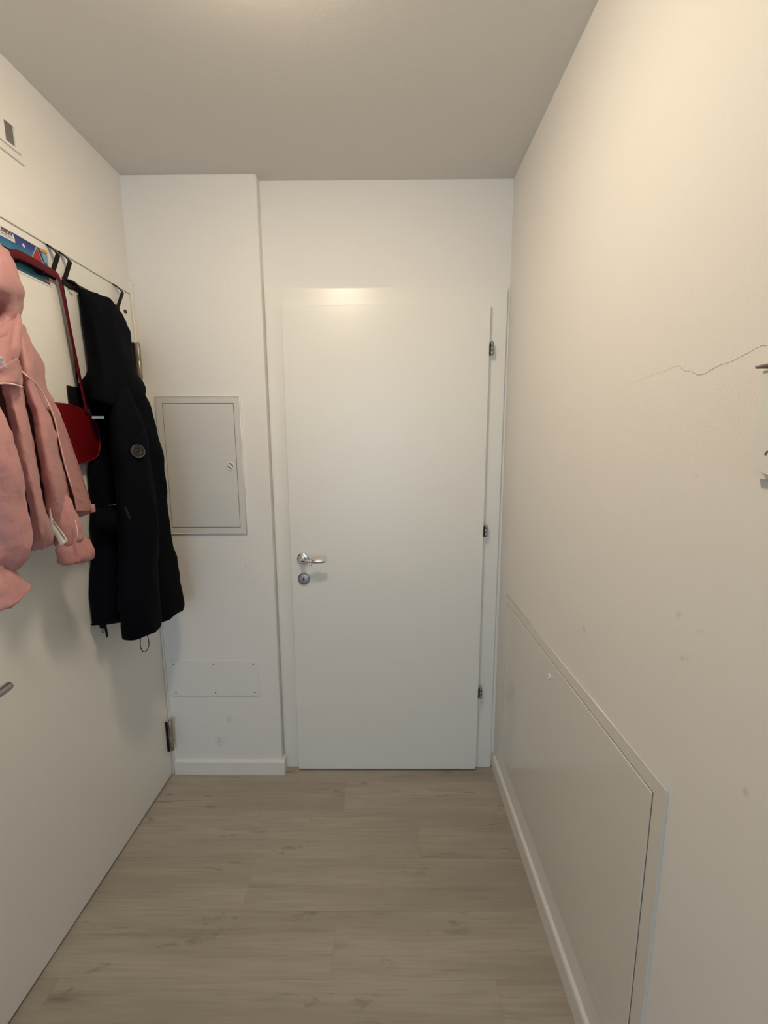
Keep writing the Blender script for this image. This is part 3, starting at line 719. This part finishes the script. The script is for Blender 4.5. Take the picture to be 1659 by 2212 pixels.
# care label and hang tag
def ribbon(name, L_, R_, m, X, parent, th=.0006):
    bm = bmesh.new(); v = []
    for (l, r) in zip(catmull([(*p, 0) for p in L_], 4), catmull([(*p, 0) for p in R_], 4)):
        v.append((bm.verts.new(atX(l.x, l.y, X)), bm.verts.new(atX(r.x, r.y, X+.006))))
    for A, B in zip(v, v[1:]): bm.faces.new((A[0], A[1], B[1], B[0]))
    o = obj(name, bm, m, parent, True); md = o.modifiers.new('solid', 'SOLIDIFY'); md.thickness = th
    return o
t = ribbon('care_label', [(107, 1098), (107, 1122), (113, 1146), (122, 1162), (131, 1182)], [(109, 1098), (114, 1120), (126, 1138), (139, 1155), (146, 1168)], M['tag'], -.80, pj)
ribbon('label_print', [(111, 1122), (118, 1140), (128, 1156), (137, 1170)], [(115, 1124), (125, 1139), (136, 1155), (143, 1166)], M['tagink'], -.7988, t, .0002)
t = ribbon('hang_tag', [(-8, 772), (-2, 780), (5, 790), (8, 794)], [(3, 770), (6, 776), (10, 784), (13, 791)], M['tag'], -.772, pj)
ribbon('label_print', [(0, 774), (3, 780)], [(4, 774), (7, 780)], M['tagink'], -.7708, t, .0002)

# --- red bag
rb = empty('red_bag', (LX, 1.2, 1.40)); tag(rb, 'red leather shoulder bag hanging between the pink jacket and navy coat', 'bag')
RX = -.945
out = [(122, 869), (150, 872), (172, 879), (190, 889), (203, 903), (212, 924), (217, 948), (217.5, 968), (214, 984), (204, 994), (186, 999.5), (165, 1002), (130, 1006), (90, 1004), (70, 990), (60, 960), (62, 920), (72, 890), (92, 874)]
op = [atX(px, py, RX) for px, py in out]; op = catmull(op + [op[0]], 4)[:-1]
bm = bmesh.new(); add_prism(bm, [tuple(p) for p in op], (-.0205, 0, 0)); bmesh.ops.recalc_face_normals(bm, faces=bm.faces)
bmesh.ops.bevel(bm, geom=[e for e in bm.edges if abs(e.verts[0].co.x-e.verts[1].co.x) < 1e-5], offset=.003, segments=2, affect='EDGES')
obj('bag_body', bm, M['red'], rb, False)
c = sum(op, Vector())/len(op)
obj('bag_seam', add_tube(bmesh.new(), [c+(p-c)*.965+Vector((.0004, 0, 0)) for p in op], .0012, 6, closed=True), M['redseam'], rb, True)
sp = catmull([atX(189, 893, -.943), atX(182, 862, -.946), atX(164, 775, -.953), atX(147, 690, -.958), atX(134, 628, -.961), atX(128, 604, -.961),
              atX(121, 594, -.960), atX(105, 585, -.957), atX(85, 573, -.954), atX(62, 560, -.952), atX(40, 550, -.950), atX(22, 552, -.949), atX(14, 590, -.948), atX(20, 680, -.945), atX(52, 800, -.950), atX(82, 880, -.950)], 5)
st = obj('bag_strap', add_tube(bmesh.new(), sp, .0115, 10, flat=.20, flatdir=(1, 0.3, 0)), M['redstrap'], rb, True)
p = atX(191, 888, RX+.001)
obj('strap_rivet', add_lathe(bmesh.new(), [(.0018, 0), (.0014, .0012), (0, .0015)], p, (1, 0, 0), 8), M['chrome'], st, True)
p = atX(177.5, 873, -.943)
obj('strap_rivet', add_lathe(bmesh.new(), [(.0012, 0), (0, .001)], p, (1, 0, 0), 8), M['chrome'], st, True)

# --- black pouch behind the red bag
bp_ = empty('black_pouch', (LX, 1.33, 1.55)); tag(bp_, 'small black pouch peeking out above the red bag', 'pouch')
a = atX(151, 832, -.962); b = atX(192, 884, -.962)
obj('pouch_body', box((LX+.0008, a.y, b.z), (-.9685, b.y, a.z), .0026, 3), M['blacklea'], bp_, True)
obj('pouch_strap', add_tube(bmesh.new(), catmull([atX(170, 840, -.9715), atX(158, 745, -.9715), atX(144, 660, -.971), atX(137, 622, -.970), atX(134, 604, -.968)], 5), .003, 8, flat=.4, flatdir=(1, 0, 0)), M['blacklea'], bp_, True)

# --- navy coat
nc = empty('navy_coat', (LX, 1.48, .75)); tag(nc, 'dark navy hooded coat hanging nearest the corner', 'coat')
body = [
 [(176, 690, -.962), (194, 690, -.935), (220, 690, -.915), (246, 690, -.912), (262, 690, -.92), (272, 692, -.935)],
 [(185, 760, -.962), (204, 760, -.925), (230, 760, -.90), (256, 760, -.895), (274, 760, -.903), (285, 760, -.925)],
 [(184, 800, -.962), (206, 800, -.92), (232, 800, -.89), (258, 800, -.88), (278, 800, -.89), (292, 805, -.915)],
 [(168, 838, -.964), (196, 835, -.925), (232, 835, -.885), (266, 835, -.87), (293, 838, -.87), (310, 842, -.895)],
 [(194, 885, -.963), (210, 882, -.945), (236, 880, -.885), (272, 880, -.865), (306, 880, -.86), (327, 880, -.873)],
 [(213, 922, -.962), (223, 922, -.945), (242, 922, -.888), (278, 922, -.862), (314, 922, -.852), (337, 922, -.862)],
 [(218, 972, -.962), (228, 972, -.94), (247, 970, -.885), (285, 968, -.86), (325, 966, -.843), (348, 966, -.852)],
 [(190, 1004, -.965), (212, 1004, -.935), (246, 1004, -.885), (287, 1004, -.86), (328, 1004, -.84), (353, 1004, -.847)],
 [(190, 1060, -.964), (214, 1060, -.92), (246, 1060, -.885), (290, 1060, -.86), (335, 1060, -.835), (361, 1060, -.84)],
 [(193, 1160, -.964), (216, 1160, -.918), (248, 1160, -.885), (296, 1160, -.858), (346, 1160, -.826), (371, 1160, -.832)],
 [(196, 1240, -.964), (220, 1240, -.918), (250, 1240, -.888), (300, 1240, -.858), (358, 1240, -.815), (387, 1240, -.82)],
 [(197, 1300, -.964), (221, 1300, -.92), (250, 1300, -.892), (304, 1300, -.86), (368, 1300, -.805), (397, 1296, -.81)],
 [(197, 1348, -.964), (222, 1345, -.922), (248, 1334, -.895), (300, 1346, -.865), (352, 1338, -.82), (397, 1312, -.812)],
 [(198, 1353, -.964), (223, 1350, -.926), (247, 1338, -.90), (298, 1350, -.87), (350, 1342, -.826), (394, 1320, -.82)],
]
garment('coat_body', body, M['navy'], nc, NF)
hood = [
 [(172, 628, -.955), (186, 629, -.953), (205, 634, -.951), (226, 641, -.95), (243, 652, -.951)],
 [(174, 652, -.958), (192, 656, -.935), (216, 660, -.925), (242, 668, -.925), (264, 680, -.938)],
 [(177, 695, -.958), (200, 700, -.91), (226, 705, -.895), (254, 710, -.89), (279, 716, -.91)],
 [(184, 750, -.958), (208, 755, -.895), (235, 760, -.872), (264, 765, -.866), (285, 762, -.895)],
 [(188, 795, -.958), (212, 800, -.885), (240, 805, -.855), (272, 806, -.85), (295, 804, -.882)],
 [(184, 838, -.958), (212, 845, -.88), (244, 850, -.845), (284, 846, -.842), (315, 836, -.872)],
 [(186, 856, -.955), (212, 866, -.88), (246, 875, -.845), (284, 870, -.842), (313, 846, -.874)],
 [(190, 860, -.95), (214, 870, -.895), (248, 879, -.862), (284, 876, -.858), (308, 851, -.882)],
]
garment('coat_hood', hood, M['navy'], nc, NF)
sleeve('coat_sleeve', [(250, 280, 838, -.85), (242, 300, 880, -.838), (241, 318, 930, -.830), (244, 328, 990, -.825), (248, 335, 1060, -.824), (252, 340, 1140, -.824), (256, 339, 1220, -.826), (259, 341, 1300, -.83), (262, 344, 1342, -.832), (264, 345, 1362, -.834)], M['navy'], nc, 12, NF, .03, .62, 21, tilt=(0, 0, -1))
bp = atX(298, 975, -.782)
bn = Vector((.80, -.60, .05)).normalized()
bd = obj('badge', add_lathe(bmesh.new(), [(0, -.012), (.0215, -.012), (.0215, .001), (.0205, .0022), (.0180, .0022), (.0172, .0012), (.0165, .0012), (.016, .0018), (.010, .0018), (.0095, .0008), (0, .0008)], bp, bn, 32), M['badge'], nc, True)
u = bn.orthogonal().normalized(); w = bn.cross(u)
for R in (.0195, .0072):
    obj('badge_ring', add_tube(bmesh.new(), [bp+bn*.0022+(u*math.cos(2*math.pi*k/28)+w*math.sin(2*math.pi*k/28))*R for k in range(28)], .0012, 6, closed=True), M['badgehi'], bd, True)
obj('badge_centre', add_lathe(bmesh.new(), [(.0048, 0), (.0048, .0012), (0, .0012)], bp+bn*.0008, bn, 16), M['dark'], bd, True)
# pocket flap, its painted zip glint and tab
bm = bmesh.new(); v = []
for pxl, X in ((200, -.930), (222, -.905), (248, -.872), (272, -.850)):
    v.append([bm.verts.new(atX(pxl, y, X+.012+dx)) for y, dx in ((1098, -.006), (1112, .004), (1140, .006), (1147, -.004))])
for A, B in zip(v, v[1:]):
    for k in range(3): bm.faces.new((A[k], B[k], B[k+1], A[k+1]))
pf = obj('pocket_flap', bm, M['navy'], nc, True); md = pf.modifiers.new('solid', 'SOLIDIFY'); md.thickness = .004; subsurf(pf, 2)
cord('pocket_zip_glint', [(234, 1092, -.868), (242, 1091, -.858), (250, 1090, -.850), (257, 1088, -.842)], .0012, M['badgehi'], nc)  # pale cord paints the glint on the pocket zip
bm = bmesh.new(); add_prism(bm, [tuple(atX(a, b, -.775)) for a, b in ((269, 1097), (273, 1095), (283, 1120), (279, 1122))], (-.003, 0, 0)); obj('zip_tab', bm, M['navytrim'], nc)
# small light blue label, hem zip pulls and drawcord
bm = bmesh.new(); add_prism(bm, [tuple(atX(a, b, -.872)) for a, b in ((199, 899), (225, 899), (225, 904), (199, 904))], (-.001, 0, 0)); obj('chest_label', bm, M['bluelab'], nc)
bm = bmesh.new(); add_prism(bm, [tuple(atX(a, b, -.918)) for a, b in ((225, 1347), (229, 1345), (234.5, 1374), (230.5, 1378))], (-.002, 0, 0)); obj('zip_pull', bm, M['navytrim'], nc)
bm = bmesh.new(); add_prism(bm, [tuple(atX(a, b, -.920)) for a, b in ((216, 1349), (226, 1347), (225, 1358), (219, 1358))], (-.004, 0, 0)); obj('zip_slider', bm, M['navytrim'], nc)
obj('zip_ring', add_tube(bmesh.new(), [atX(222+2*math.cos(t), 1363+4.5*math.sin(t), -.919) for t in [2*math.pi*k/16 for k in range(16)]], .0007, 6, closed=True), M['navytrim'], nc, True)
cord('drawcord_loop', [(304, 1372, -.84), (303, 1388, -.84), (304, 1400, -.84), (310, 1408, -.84), (317, 1405, -.84), (321.5, 1394, -.84), (321, 1384, -.84), (317, 1368, -.84)], .0013, M['navytrim'], nc)
cord('hanging_loop', [(148, 606, -.9655), (160, 611, -.9655), (175, 626, -.962), (188, 636, -.955)], .0045, M['navytrim'], nc)
